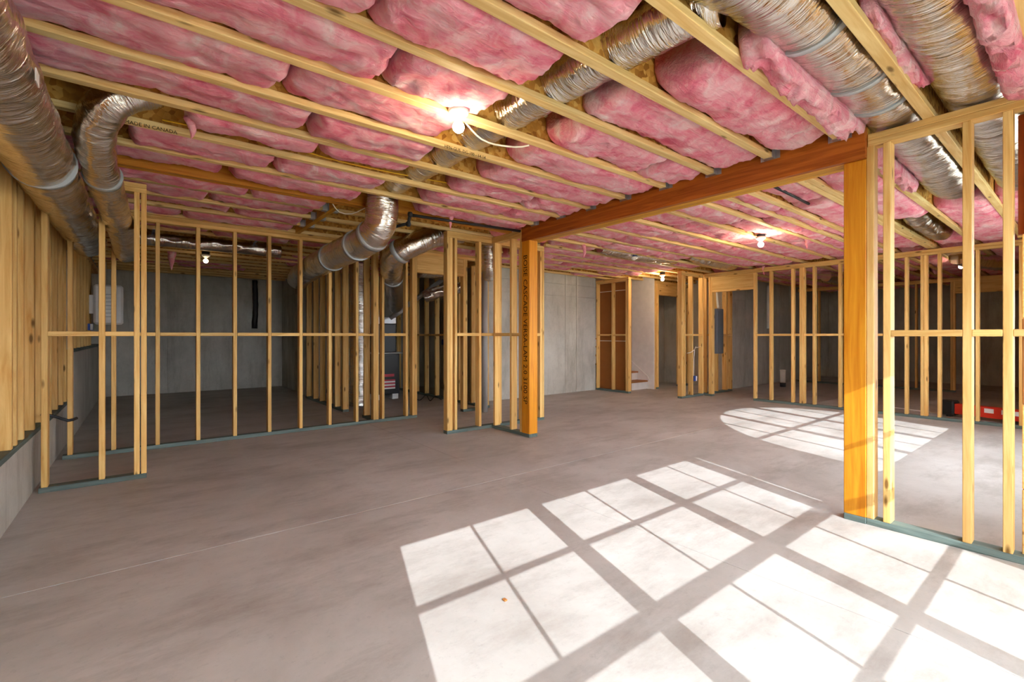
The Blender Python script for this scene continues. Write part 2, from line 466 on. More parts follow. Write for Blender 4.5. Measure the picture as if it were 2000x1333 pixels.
for a, b in ((0.58, 0.62), (1.33, 1.385), (2.102, 2.142)):
    for xa, xb in ((-0.09, 0.872), (0.989, 1.962), (2.079, 3.05)): box('window_rail', xa, xb, yw0, yw1, a, b, M['white'], wn, 0)
for x in (0.396, 1.453, 2.54): box('grid_bar', x - 0.009, x + 0.009, -1.222, -1.208, 0.62, 2.10, M['white'], wn, 0)
for z in (1.74, 0.975):
    for xa, xb in ((-0.09, 0.872), (0.989, 1.962), (2.079, 3.05)): box('grid_bar', xa, xb, -1.2225, -1.2085, z - 0.014, z + 0.014, M['white'], wn, 0)
for xa, xb in ((-0.09, 0.872), (0.989, 1.962), (2.079, 3.05)):
    for za, zb in ((0.62, 1.33), (1.385, 2.102)): box('pane', xa, xb, -1.217, -1.213, za, zb, M['pane'], wn, 0)
wa = thing('window_2', 'wide arch topped window with grid bars', 'window', kind='structure')
AX, ARX, AZ0, ASP, ARZ = 6.094, 1.527, 0.913, 1.397, 0.957
bm = bmesh.new()                                 # spandrel: the wall above the arch
arc = [(AX - ARX * math.cos(math.pi * k / 40), ASP + ARZ * math.sin(math.pi * k / 40)) for k in range(41)]
outer = []
for k, (x, z) in enumerate(arc):
    outer.append((4.53, z) if k == 0 else (7.66, z) if k == 40 else (min(7.66, max(4.53, AX + (x - AX) * 3)), 2.39))
fr = []
for y in (-0.47, -0.41):
    fr.append(([bm.verts.new((x, y, z)) for x, z in arc], [bm.verts.new((x, y, z)) for x, z in outer]))
for k in range(40):
    (a0, o0), (a1, o1) = fr
    for q in ((a0[k], a0[k + 1], o0[k + 1], o0[k]), (a1[k], o1[k], o1[k + 1], a1[k + 1]), (a0[k], a1[k], a1[k + 1], a0[k + 1]), (o0[k], o0[k + 1], o1[k + 1], o1[k])):
        try: bm.faces.new(q)
        except ValueError: pass
bmesh.ops.recalc_face_normals(bm, faces=bm.faces[:])
me = bpy.data.meshes.new('arch_head'); bm.to_mesh(me); bm.free(); link('arch_head', me, M['white'], wa)
for a, b in ((4.53, 4.567), (7.62, 7.66)): box('window_post', a, b, -0.47, -0.41, 0.87, ASP, M['white'], wa, 0)
box('window_sill', 4.567, 7.62, -0.47, -0.41, 0.87, 0.913, M['white'], wa, 0)
for x, w in ((5.595, 0.125), (6.65, 0.125), (5.05, 0.028), (6.10, 0.028), (7.17, 0.028)):
    zt = ASP + ARZ * math.sqrt(max(0, 1 - ((x - AX) / ARX) ** 2))
    box('window_bar', x - w / 2, x + w / 2, -0.455, -0.425, 0.913, zt, M['white'], wa, 0)
box('window_bar', 4.6, 7.6, -0.45, -0.43, 1.632, 1.666, M['white'], wa, 0)
box('pane', 4.567, 7.62, -0.442, -0.438, 0.913, 2.36, M['pane'], wa, 0)

# ------------------------------------------------------------------ framed stud walls
ST, SD = 0.038, 0.09
def stud_wall(label, axis, face, a0, a1, studs, z_top=ZT, plates=2, block=True, doors=(), depth=SD, cat='stud wall', top_range=None, wide_bottom=None):
    """studs = near coordinate of each stud along the wall; doors = (a,b,header_z0,header_z1)"""
    base = (a0, face, 0) if axis == 'x' else (face, a0, 0)
    w = thing('stud_wall', label, cat, base)
    def b(name, p0, p1, z0, z1, mx, my, d0=0.0, d1=None):
        d1 = depth if d1 is None else d1
        if axis == 'x': return box(name, p0, p1, face + d0, face + d1, z0, z1, mx, w)
        return box(name, face + d0, face + d1, p0, p1, z0, z1, my, w)
    segs = []; cur = a0
    for d in sorted(doors):
        if d[0] - cur > 0.03: segs.append((cur, d[0]))
        cur = d[1]
    if a1 - cur > 0.03: segs.append((cur, a1))
    for p, q in segs: b('bottom_plate', p, q, 0, 0.04, M['treated'], M['treated_y'])
    t0, t1 = top_range or (a0, a1)
    zs = z_top - 0.039 * plates
    for k in range(plates):
        b('top_plate', t0, t1, zs + 0.039 * k + 0.0005, zs + 0.039 * (k + 1), M['wx'], M['wy'])
    for s in studs: b('stud', s, s + ST, 0.04, zs, M['wz'], M['wz'])
    for d in doors:
        b('header', d[0], d[1], d[2], zs, M['wx'], M['wy'])
        b('header_trim', d[0], d[1], d[2] - 0.039, d[2] - 0.001, M['wx'], M['wy'])
    if block:
        ss = sorted(studs)
        for p, q in zip(ss, ss[1:]):
            if q - p - ST > 0.08 and not any(d[0] - 0.02 <= p + ST and q <= d[1] + 0.02 for d in doors):
                b('blocking', p + ST, q, 1.196, 1.234, M['wx'], M['wy'], 0.0, depth)
    return w

stud_wall('short pine stud wall standing out from the left concrete curb', 'x', 5.0, -0.615, 0.034, [-0.60, -0.27, -0.050, -0.004], top_range=(-0.32, 0.034))
p2 = stud_wall('long pine stud wall across the dark storage room, door opening at its right end', 'x', 6.21, -0.60, 4.42,
          [-0.564, -0.241, 0.115, 0.474, 0.829, 1.19, 1.544, 1.90, 2.254, 2.50, 2.538, 2.622, 2.98, 3.085, 3.123, 3.96, 3.998, 4.33, 4.38],
          doors=[(3.161, 3.96, 2.17, 2.4)], top_range=(-0.32, 4.42))
stud_wall('pine stud wall running back beside the storage room, ending in an open doorway', 'y', 2.47, 7.36, 9.5, [7.36, 7.40, 7.74, 8.14, 8.55, 8.95, 9.4], block=False)
stud_wall('short pine stud return behind the long wall left of the furnace', 'y', 2.525, 6.305, 6.70, [6.32, 6.62], block=False)
stud_wall('stud wall on the right side of the furnace room', 'y', 4.45, 6.305, 9.9, [6.33, 6.72, 7.14, 7.56, 7.98, 8.4, 8.82, 9.24, 9.7])
stud_wall('short pine stud wall with an open end left of the lettered post', 'x', 4.92, 2.905, 4.5, [2.906, 2.945, 3.012, 3.374, 3.70, 4.1, 4.42, 4.461])
stud_wall('stub of pine studs linking the lettered post to the wall behind', 'y', 3.57, 4.298, 4.918, [4.305, 4.50, 4.845], top_range=(4.312, 4.918))
rw = stud_wall('near pine stud wall to the right of the big square post', 'y', 3.61, -0.38, 0.9185, [0.8805, 0.796, 0.438, 0.281, -0.1, -0.35], top_range=(-0.38, 0.913))
cols = ['wy', 'wz', 'kraft', 'wz']
for k, (z0, z1, m) in enumerate(((0.04, 0.38, 'wy'), (0.385, 0.83, 'wy'), (0.835, 1.29, 'kraft'), (1.295, 1.74, 'wy'))):
    box('backing_board', 3.66 + 0.004 * (k % 2), 3.70, -0.30, 0.252, z0, z1, M[m], rw)
box('backing_board', 3.702, 3.72, -0.30, 0.27, 1.745, 2.39, M['redosb'], rw)
box('backing_board', 3.66, 3.70, -0.30, 0.236, 1.745, 2.39, M['wz'], rw)
stud_wall('far pine stud wall of the right room, wide door opening at its left', 'y', 8.85, 0.1, 4.93,
          [3.93, 3.65, 3.29, 3.16, 3.12, 2.96, 2.59, 2.18, 1.75, 1.57, 1.53, 1.385, 1.0, 0.6, 0.2, 4.76, 4.80], z_top=2.44, doors=[(3.968, 4.76, 2.10, 2.36)])
stud_wall('short pine stud wall with white wires and a blue box, beside the stairs', 'x', 4.935, 8.05, 8.845, [8.05, 8.089, 8.15, 8.42, 8.80], z_top=2.44)
stud_wall('pine studs beside the grey electrical panel', 'x', 4.95, 8.945, 10.06, [8.98, 9.42, 9.78, 9.82, 10.02], z_top=2.44, block=True)
stud_wall('dark stud wall deep in the far right room with a doorway', 'y', 13.45, 0.2, 4.9, [4.4, 3.9, 3.45, 3.0, 2.5, 2.1, 1.92, 1.88, 0.3], z_top=2.42, doors=[(0.34, 1.88, 2.13, 2.34)])
stud_wall('pine stud wall backed with brown board, side of the stairs', 'y', 7.90, 6.06, 6.945, [6.06, 6.10, 6.47, 6.9], z_top=2.42)
stud_wall('doorway framing of pine to the right of the stairs', 'x', 6.17, 9.06, 10.5, [9.06, 9.10, 9.98, 10.02, 10.4], z_top=2.44, doors=[(9.138, 9.98, 2.16, 2.36)], block=False)

# ------------------------------------------------------------------ beam, posts, headers
bt = thing('support_beam', 'deep orange laminated beam carrying the joists between two posts', 'beam', (3.57, 0.915, 2.327))
for k in range(4):
    x = 3.57 + 0.049 * k
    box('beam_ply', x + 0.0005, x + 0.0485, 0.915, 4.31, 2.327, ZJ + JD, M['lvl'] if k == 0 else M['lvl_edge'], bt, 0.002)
def post(label, x0, x1, y0, y1, z1):
    o = thing('support_post', label, 'post', (x0, y0, 0))
    box('post_plate', x0, x1, y0, y1, 0, 0.04, M['treated_y'], o)
    return box('post_shaft', x0, x1, y0, y1, 0.04, z1, M['post'], o, 0.004)
pb = post('big square golden laminated post, nearest the viewer', 3.605, 3.735, 0.919, 1.04, 2.326)
pa = post('golden laminated post with black lettering at the far end of the beam', 3.563, 3.692, 4.155, 4.295, 2.326)
lettering('lettering', 'BOISE CASCADE VERSA-LAM 2.0 3100 SP', 0.10, (3.5622, 4.262, 2.16), (0, math.pi / 2, -math.pi), pa, M['ink'])
# laminated header joist and the cross header that carries the cut joists
lv = thing('laminated_joist', 'deep golden laminated joist crossing above the long stud wall', 'joist', (-0.6, 4.47, 2.46))
box('joist_ply', -0.6, 3.55, 4.465, 4.509, 2.462, ZJ + JD, M['lvlx'], lv)
box('joist_ply', -0.6, 3.55, 4.51, 4.554, 2.462, ZJ + JD, M['lvlx'], lv)
hd = thing('cross_header', 'golden cross header with steel joist hangers on both sides', 'header', (1.49, 4.56, 2.47))
box('header_ply', 1.49, 1.545, 4.56, 6.3, 2.47, ZJ + JD, M['lvl_edge'], hd)
def hanger(parent, x, y, side, z=ZJ, w=0.062):
    bm = bmesh.new()
    def bb(x0, x1, y0, y1, z0, z1):
        r = bmesh.ops.create_cube(bm, size=1)
        for v in r['verts']: v.co = Vector((x0 + (v.co.x + .5) * (x1 - x0), y0 + (v.co.y + .5) * (y1 - y0), z0 + (v.co.z + .5) * (z1 - z0)))
    s = side
    bb(x, x + s * 0.05, y - w / 2 - 0.003, y + w / 2 + 0.003, z - 0.004, z)
    for q in (-1, 1):
        bb(x, x + s * 0.05, y + q * (w / 2), y + q * (w / 2 + 0.004), z, z + 0.07)
        bb(x, x + s * 0.004, y + q * (w / 2), y + q * (w / 2 + 0.035), z - 0.004, z + 0.07)
    me = bpy.data.meshes.new('joist_hanger'); bm.to_mesh(me); bm.free()
    return link('joist_hanger', me, M['steel'], parent)

# ------------------------------------------------------------------ joists
JY = [1.05 + 0.43 * k for k in range(-5, 26)]
def joist(label, y, x0, x1, z=ZJ, group='wood joists of the ceiling', fw=0.056):
    j = thing('floor_joist', label, 'joist', ((x0 + x1) / 2, y, z), group)
    j_fl = box('bottom_flange', x0, x1, y - fw / 2, y + fw / 2, z, z + 0.038, M['flange'], j, 0.003)
    box('web', x0, x1, y - 0.005, y + 0.005, z + 0.038, ZJ + JD - 0.038, M['osb'], j, 0)
    box('top_flange', x0, x1, y - fw / 2, y + fw / 2, ZJ + JD - 0.038, ZJ + JD, M['flange'], j, 0.003)
    return j_fl
main_j = {}
n = 0
for y in JY:
    if 4.4 < y < 4.6: continue
    if y < 0.9:
        x0, x1 = XL, 8.8
        if y < -0.5: x1 = 3.7
        where = 'passing over the near right stud wall'
    elif y < 4.3: x0, x1, where = XL, 3.565, 'ending in a hanger on the beam'
    elif y < 6.19: x0, x1, where = XL, 1.485, 'hung from the cross header'
    else: x0, x1, where = XL, 4.4, 'over the dark storage room'
    if y < 0.1: lab = 'pale I-joist over the viewer, %s on the window side of the frame' % ORD[round((0.19 - y) / 0.43) - 1]
    elif y < 0.9: lab = 'pale I-joist passing over the near stud wall, %s to the right of the big post' % ORD[round((1.05 - y) / 0.43) - 1]
    elif y < 4.3: lab = 'pale I-joist ending in a hanger on the beam, %s from the big post' % ORD[round((y - 1.05) / 0.43)]
    elif y < 6.25: lab = 'pale I-joist hung from the left of the cross header, %s past the golden joist' % ORD[round((y - 4.92) / 0.43)]
    else: lab = 'dim I-joist over the storage room, %s past the long stud wall' % ORD[round((y - 6.21) / 0.43) - 1]
    j = joist(lab, y, x0, x1)
    main_j[round(y, 2)] = j
    if 0.9 < y < 4.3: hanger(bt, 3.569, y, -1)
    if 4.6 < y < 6.2:
        hanger(hd, 1.489, y, -1); hanger(hd, 1.546, y, 1)
        joist('short I-joist right of the cross header, %s from the golden joist' % ORD[int((y - 4.6) / 0.43)], y, 1.55, 4.4)
ZR = 2.462
RJ = [1.05, 1.46, 1.52, 1.92, 2.12, 2.36, 2.74, 3.19, 3.64, 4.07, 4.48, 4.87, 5.27, 5.68, 6.08, 6.5, 6.85]
for k, y in enumerate(RJ):
    joist('pale I-joist of the right room, %s beyond the beam from the big post' % ORD[k], y, 3.775 if y < 4.55 else 4.46, 16.0 if y < 4.9 else 10.5 if y < 6.9 else 7.9, ZR)
for k, y in enumerate([0.19 - 0.43 * 0, 0.62]):
    joist('pale I-joist of the far right room, %s from the window side' % ORD[k], y, 8.81, 16.0, ZR)
lettering('stamp', 'MADE IN CANADA', 0.03, at_y(243, 240, 3.601), (math.pi / 2, 0, 0), main_j[3.63], M['ink'])
lettering('stamp', 'HPN-GUS  DG-100 - 14-14', 0.03, at_y(868, 288, 2.741), (math.pi / 2, 0, 0), main_j[2.77], M['ink'])

# ------------------------------------------------------------------ pink insulation batts
def batt_mesh(x0, x1, y0, y1, ztop, zside, zmid, seed, dens=1.0, amp=0.022):
    L, Wd = x1 - x0, y1 - y0
    nx = max(6, int(L / 0.026 * dens)); ny = max(6, int(Wd / 0.024 * dens))
    bm = bmesh.new(); grid = []
    for i in range(nx + 1):
        row = []
        for j in range(ny + 1):
            u, v = i / nx, j / ny
            e = min(u, 1 - u) * L                       # distance from the cut end
            cr = max(0.0, 1 - e / 0.05)
            side = abs(v - 0.5) * 2
            sag = zside + (zmid - zside) * (1 - side ** (4 if amp < 0.028 else 9))
            x = x0 + u * L; y = y0 + v * Wd
            p = Vector((x * 3.4 + seed, y * 5.0, seed * 0.7))
            q = amp * (0.9 * mnoise.noise(p) + 0.7 * mnoise.noise(p * 2.3) + 0.6 * mnoise.noise(p * 5.1) + 0.6 * abs(mnoise.noise(p * 9.0)))
            if amp > 0.028: q += 0.05 * (abs(mnoise.noise(p * 2.9)) + 0.6 * abs(mnoise.noise(p * 6.0 + Vector((3, 1, 2))))) - 0.02
            q += 0.012 * mnoise.noise(Vector((x * 1.2, seed, 0)))
            z = sag + q + 0.05 * cr ** 2.2 + 0.04 * mnoise.noise(p * 1.7) * cr
            xx = x + (0.014 * mnoise.noise(Vector((y * 9, seed, u * 3))) * max(0, 1 - e / 0.12))
            row.append(bm.verts.new((xx, y, min(z, ztop - 0.01))))
        grid.append(row)
    for i in range(nx):
        for j in range(ny):
            f = bm.faces.new((grid[i][j], grid[i][j + 1], grid[i + 1][j + 1], grid[i + 1][j])); f.smooth = True
    rim = [grid[i][0] for i in range(nx + 1)] + [grid[nx][j] for j in range(1, ny + 1)] + [grid[i][ny] for i in range(nx - 1, -1, -1)] + [grid[0][j] for j in range(ny - 1, 0, -1)]
    top = [bm.verts.new((v.co.x, v.co.y, ztop)) for v in rim]
    m = len(rim)
    for k in range(m):
        f = bm.faces.new((rim[k], rim[(k + 1) % m], top[(k + 1) % m], top[k])); f.smooth = True
    bm.faces.new(top)
    bmesh.ops.recalc_face_normals(bm, faces=bm.faces[:])
    me = bpy.data.meshes.new('insulation_batt'); bm.to_mesh(me); bm.free(); me.materials.append(M['pink'])
    return me
GROUP_B = 'pink insulation batts between the joists'
bseed = [0.0]
def batt(label, x0, x1, y0, y1, zmid=None, zside=None, dens=1.0, amp=0.022, ztop=None, z=ZJ):
    bseed[0] += 7.31
    me = batt_mesh(x0, x1, y0, y1, ZJ + JD - 0.005 if ztop is None else ztop, z + 0.05 if zside is None else zside,
                   z + 0.008 if zmid is None else zmid, bseed[0], dens, amp)
    o = link('insulation_batt', me, M['pink'])
    return tag(o, label, 'insulation', GROUP_B)
def cutlist(a, b, lo, hi, gap=0.03):
    out = []; x = a
    while x < b - 0.25:
        e = min(b, x + rnd.uniform(lo, hi))
        if b - e < 0.3: e = b
        out.append((x, e - gap)); x = e
    return out
XC = 1.83             # duct that runs through the joist bays
def bay(yA, yB, segs, what, zs=ZJ, dens=1.0):
    for k, (a, b) in enumerate(segs):
        batt('pink batt, %s from left, %s' % (ORD[k], what), a, b, yA + 0.012, yB - 0.012,
             zmid=zs + rnd.uniform(-0.022, 0.018), zside=zs + rnd.uniform(0.046, 0.075), dens=dens, z=zs)
ys_main = sorted([y for y in JY if not 4.4 < y < 4.6] + [4.465, 4.555])
bn = 0
for yA, yB in zip(ys_main, ys_main[1:]):
    if yB - yA < 0.2 or yB < 0.6 or yA > 11.3: continue
    bn += 1
    if yA < 1.0: what = 'bay to the right of the big post'
    elif yA < 4.0: what = '%s bay along the beam from the big post' % ORD[round((yA - 1.05) / 0.43)]
    elif yA < 4.3: what = 'joist bay just before the golden joist'
    elif yA < 6.1: what = '%s bay past the golden joist, by the cross header' % ORD[round((yA - 4.555) / 0.43)]
    else: what = '%s storage room bay past the long stud wall' % ORD[round((yA - 6.21) / 0.43)]
    if abs(yA - 0.19) < 0.05:                        # bay of the second big duct
        batt('pink batt squeezed between the joist and the right hand big foil duct', 2.3, 3.3, 0.555, 0.612, zmid=2.50, zside=2.52, amp=0.03)
        batt('rumpled pink batt on the window side of the right hand big foil duct', 2.2, 3.55, 0.20, 0.31, zmid=2.42, zside=2.45, amp=0.04, ztop=2.6)
        continue
    if abs(yA - 0.62) < 0.05:                        # bay of the first big duct
        batt('rumpled pink batt stuffed between the joist and the big foil duct', 2.12, 3.54, 0.90, 1.018, zmid=2.43, zside=2.46, amp=0.05, ztop=2.62)
        bay(yA, yB, [(-0.6, 0.4), (0.42, 1.42)], what)
        continue
    if yB < 4.3:
        segs = cutlist(-0.62, XC - 0.17 - rnd.uniform(0, 0.12), 1.0, 1.9) + cutlist(XC + 0.20 + rnd.uniform(0, 0.2), 3.56, 0.9, 1.6)
        if abs(yA - 3.20) < 0.03: segs = [(2.12, 2.9), (2.93, 3.56)]; bay(yA, yB - 0.14, [(0.2, 0.95), (0.97, 1.62)], what + ', pushed aside')
        if abs(yA - 3.63) < 0.03: segs = [(max(a, -0.06), b) for a, b in segs]
        bay(yA, yB, segs, what)
    elif yB < 4.6:
        bay(yA, yB, [(-0.6, 0.50), (0.56, 1.58), (2.2, 3.52)], what)
    elif yB < 6.3:
        bay(yA, yB, cutlist(-0.6, 1.44, 0.9, 1.4), what)
        bay(yA, yB, cutlist(4.2 if 5.3 < yA < 5.4 else 3.5 if yA > 5.1 and yA < 5.6 or yA < 5 else 2.45, 4.35, 0.8, 1.2), '%s bay right of the cross header' % ORD[int((yA - 4.4) / 0.43)], dens=0.8)
    else:
        segs = [s for s in cutlist(-0.6, 4.3, 0.8, 1.4) if rnd.random() < (0.75 if yA < 7.9 else 0.42)]
        bay(yA, yB, segs, what, dens=0.7)
RJ2 = [0.19, 0.62] + RJ
for k, (yA, yB) in enumerate(zip(RJ2, RJ2[1:])):
    if yB - yA < 0.12: continue
    what = '%s right room bay from window side' % ORD[k]
    if k == 0: bay(yA, yB, [(6.3, 7.5), (7.52, 8.7)], what, ZR); continue
    if k == 1:
        batt('pink batt hanging beside the silver duct behind the near right stud wall', 3.85, 5.2, 0.955, 1.04, zmid=2.44, zside=2.47, amp=0.04)
        bay(yA, yB, [(6.25, 7.4), (7.42, 8.7)], what, ZR); continue
    if k == 2: segs = [(3.8, 5.0), (5.02, 6.4), (8.42, 8.8)]
    elif abs(yA - 4.48) < 0.02: segs = [(4.5, 5.28), (7.5, 8.1)]
    elif 3.9 < yA < 4.4: segs = cutlist(3.8, 7.05, 0.8, 1.5)
    elif yA > 4.4: segs = [s for s in cutlist(4.5, 8.0 if yA < 6.4 else 7.8, 0.7, 1.3) if rnd.random() < 0.72]
    else: segs = cutlist(3.8, 8.8, 1.1, 1.9)
    bay(yA, yB, segs, what, ZR, dens=0.75)
for k, (yA, yB) in enumerate(zip(RJ2, RJ2[1:])):
    if yB - yA < 0.12 or yA > 4.6: continue
    bay(yA, yB, [s for s in cutlist(9.0, 15.8, 1.0, 1.8) if rnd.random() < 0.8], '%s far room bay from window side' % ORD[k], ZR, dens=0.5)
def tuft(label, p, h, w):
    bm = bmesh.new(); rings = []; s = rnd.random() * 50
    for i in range(9):
        f = i / 8; r = w * (1 - f) ** 0.8 + 0.002
        c = Vector((0.02 * mnoise.noise(Vector((f * 3, s, 0))), 0.02 * mnoise.noise(Vector((f * 3, s, 5))), -h * f))
        rings.append([bm.verts.new(p + c + Vector((math.cos(a) * r * (1 + 0.5 * mnoise.noise(Vector((a, f * 4, s)))), math.sin(a) * r * 0.6, 0))) for a in [2 * math.pi * k / 10 for k in range(10)]])
    for i in range(8):
        for k in range(10):
            fc = bm.faces.new((rings[i][k], rings[i][(k + 1) % 10], rings[i + 1][(k + 1) % 10], rings[i + 1][k])); fc.smooth = True
    bm.faces.new(rings[0]); bm.faces.new(rings[-1])
    bmesh.ops.recalc_face_normals(bm, faces=bm.faces[:])
    me = bpy.data.meshes.new('insulation_tuft'); bm.to_mesh(me); bm.free()
    tag(link('insulation_tuft', me, M['pink']), label, 'insulation', 'loose tufts of pink insulation')
for lab, px, py, z, h, w in (('pink tuft hanging near the small foil duct elbow', 372, 228, 2.5, 0.13, 0.03),
                             ('pink tuft hanging over the dark storage room', 335, 492, 2.48, 0.28, 0.06),
                             ('pink tuft hanging from the right room ceiling near the big post', 1576, 468, 2.47, 0.13, 0.05),
                             ('pink tuft hanging at the middle of the right room ceiling', 1140, 478, 2.47, 0.2, 0.04),
                             ('pale tuft hanging over the far door opening', 1492, 520, 2.47, 0.18, 0.04),
                             ('pink tuft below the black pipe', 880, 420, 2.5, 0.16, 0.025)):
    tuft(lab, at_z(px, py, z), h, w)

# ------------------------------------------------------------------ foil ducts
def duct(label, pts, r, bands=(), rough=0.006, seg=36, step=0.014, r_end=None, seed=0.0, squash=1.0):
    o = thing('foil_duct', label, 'duct', pts[0])
    sl = tube('duct_sleeve', pts, r, M['foil'], o, seg=seg, step=step, rough=rough, r_end=r_end, seed=seed, squash=squash)
    path = spline(pts, 0.02)
    for f, w in bands:
        i = min(len(path) - 3, max(1, int(f * (len(path) - 1))))
        k = max(1, int(w / 0.02 / 2))
        seg_p = path[max(0, i - k):i + k + 1]
        if len(seg_p) > 1 and sl: tube('tape_band', seg_p, r * 1.025 + rough * 1.2, M['tape'], sl, seg=28, straight=True, rough=0.002, squash=squash)
    return o
trunk = duct('long thick foil wrapped trunk duct along the left wall', [(-0.478, y, 2.257) for y in (-1.1, 0, 1.2, 2.4, 3.6, 4.8, 6.0, 6.6)] + [(-0.47, 7.15, 2.25)], 0.156, bands=((0.62, 0.04),), seed=1)
box('duct_label', -0.322, -0.318, 2.55, 2.62, 2.185, 2.235, M['white'], trunk, 0)
duct('small foil branch duct bending out of the ceiling beside the trunk duct',
     [(0.06, 3.42, 2.64), (-0.04, 3.42, 2.585), (-0.15, 3.46, 2.49), (-0.215, 3.66, 2.40), (-0.215, 4.0, 2.32), (-0.18, 4.6, 2.22), (-0.14, 5.2, 2.13), (-0.12, 5.75, 2.06), (-0.12, 6.1, 2.04)], 0.098,
     bands=((0.36, 0.05),), seed=11, rough=0.005)
duct('foil duct crossing the joist bays from the drop to the big duct',
     [(XC, 4.05, 2.615), (XC, 3.4, 2.612), (XC, 2.4, 2.612), (XC + 0.01, 1.5, 2.612), (XC + 0.03, 1.1, 2.612), (XC + 0.06, 0.98, 2.61)], 0.125, seed=21, rough=0.004, squash=0.82)
duct('big foil duct in the joist bay above the square post, held by grey straps',
     [(1.62, 0.90, 2.605), (1.80, 0.86, 2.605), (2.1, 0.82, 2.602), (2.7, 0.795, 2.60), (3.6, 0.795, 2.602), (4.6, 0.805, 2.59), (5.5, 0.82, 2.57), (5.95, 0.83, 2.60), (6.1, 0.83, 2.68)], 0.158,
     bands=((0.17, 0.045), (0.30, 0.04), (0.385, 0.03)), seed=25, rough=0.005, squash=0.74)
duct('thick foil duct dropping from the joists and running back through the stud wall',
     [(1.80, 4.262, 2.68), (1.80, 4.262, 2.54), (1.80, 4.265, 2.40), (1.79, 4.31, 2.25), (1.76, 4.50, 2.155), (1.745, 4.9, 2.13), (1.742, 5.4, 2.12), (1.742, 6.25, 2.09), (1.76, 7.0, 2.05), (1.80, 7.3, 2.03)], 0.150,
     bands=((0.17, 0.03), (0.27, 0.05), (0.50, 0.03)), seed=31, rough=0.004)
duct('foil elbow duct from the ceiling bay bending back to the furnace',
     [(3.35, 5.32, 2.585), tuple(at_y(858, 459, 5.32)), tuple(at_y(808, 478, 5.36)), tuple(at_y(772, 499, 5.55)), tuple(at_y(764, 521, 5.95)), tuple(at_y(768, 545, 6.5)), tuple(at_y(770, 570, 7.2)), tuple(at_y(772, 596, 8.0))], 0.145, bands=((0.24, 0.06), (0.52, 0.03)), seed=41, rough=0.005)
duct('dark foil duct low in the furnace room behind the doorway', [(3.6, 7.0, 2.30), (4.0, 7.05, 2.30), (4.35, 7.1, 2.28)], 0.13, seed=61)
duct('crumpled dark foil duct under the grey vent pipe', [(3.78, 7.15, 1.85), (3.98, 7.0, 1.95), (4.2, 6.9, 2.0), (4.36, 6.8, 2.04)], 0.10, seed=65, rough=0.01)
duct('foil duct turning down between studs behind the short wall', [(3.95, 5.52, 2.70), (3.97, 5.56, 2.52), (4.0, 5.6, 2.35), (4.02, 5.62, 2.2), (4.1, 5.7, 2.08)], 0.1, seed=67)
duct('tall silver foil return duct standing beside the furnace', [(2.88, 7.75, 0.03), (2.88, 7.75, 0.6), (2.88, 7.75, 1.3), (2.88, 7.75, 2.0), (2.88, 7.75, 2.4)], 0.17, seed=71)
duct('right hand big foil duct crossing over the near stud wall',
     [(1.6, 0.42, 2.602), (2.2, 0.42, 2.602), (2.9, 0.425, 2.602), (3.6, 0.42, 2.602), (4.4, 0.42, 2.59), (5.4, 0.42, 2.58), (6.1, 0.42, 2.6)], 0.148, bands=(), seed=81, rough=0.006, squash=0.78)
duct('short silver duct end sticking out under the right room joists', [(6.55, 1.27, 2.60), (6.9, 1.28, 2.56), (7.5, 1.28, 2.54), (8.0, 1.28, 2.54), (8.3, 1.29, 2.58)], 0.11, seed=91)
duct('shiny foil duct between joists near the ceramic lamp base', [(5.4, 4.675, 2.56), (6.0, 4.675, 2.535), (6.8, 4.675, 2.54), (7.4, 4.675, 2.58)], 0.11, seed=95)
duct('foil duct among the joists above the far door opening', [(7.2, 4.275, 2.58), (7.7, 4.275, 2.535), (8.3, 4.275, 2.535), (8.75, 4.275, 2.56)], 0.11, seed=97)
sd = duct('dark foil duct running under the storage room ceiling', [(-0.28, 7.26, 2.398), (0.3, 7.25, 2.397), (0.9, 7.25, 2.397), (1.55, 7.25, 2.398)], 0.08, seed=101)
for x in (0.1, 1.2): box('hanger_strap', x, x + 0.03, 7.045, 7.29, 2.4755, 2.4778, M['steel'], sd, 0)
duct('foil duct beside the far right bulb', [(9.3, 1.27, 2.345), (9.9, 1.2, 2.345), (10.5, 1.0, 2.345), (11.1, 0.85, 2.345)], 0.11, seed=103)
duct('dark foil duct deep in the far right room', [(10.4, 3.3, 2.355), (11.2, 3.25, 2.355), (12.2, 3.2, 2.355)], 0.1, seed=105)

# ------------------------------------------------------------------ bulbs
def lamp(label, p_bulb, box_mat, lit='far'):
    """ceramic keyless lamp: box, ceramic base, bulb centre at p_bulb"""
    x, y, z = p_bulb
    o = thing('ceiling_lamp', label, 'lamp', (x, y, z))
    lathe('junction_box', [(0.002, 0.15), (0.052, 0.15), (0.052, 0.097), (0.002, 0.097)], box_mat, o, (x, y, z), 8)
    lathe('lamp_base', [(0.002, 0.097), (0.058, 0.097), (0.060, 0.085), (0.054, 0.074), (0.036, 0.06), (0.024, 0.052), (0.022, 0.046), (0.002, 0.046)], M['porcelain'], o, (x, y, z))
    if lit:
        lathe('bulb_neck', [(0.002, 0.05), (0.013, 0.05), (0.014, 0.03), (0.018, 0.024), (0.002, 0.024)], M['porcelain'], o, (x, y, z))
        r = 0.033
        lathe('bulb', [(r * math.sin(a), r * math.cos(a)) for a in [0.05 + (math.pi - 0.1) * k / 14 for k in range(15)]], M['bulb_' + lit], o, (x, y, z))
    return o
lamp('lit bulb in a white ceramic base with a blue box, nearest the viewer', (1.405, 2.255, 2.382), M['blue'], 'near')
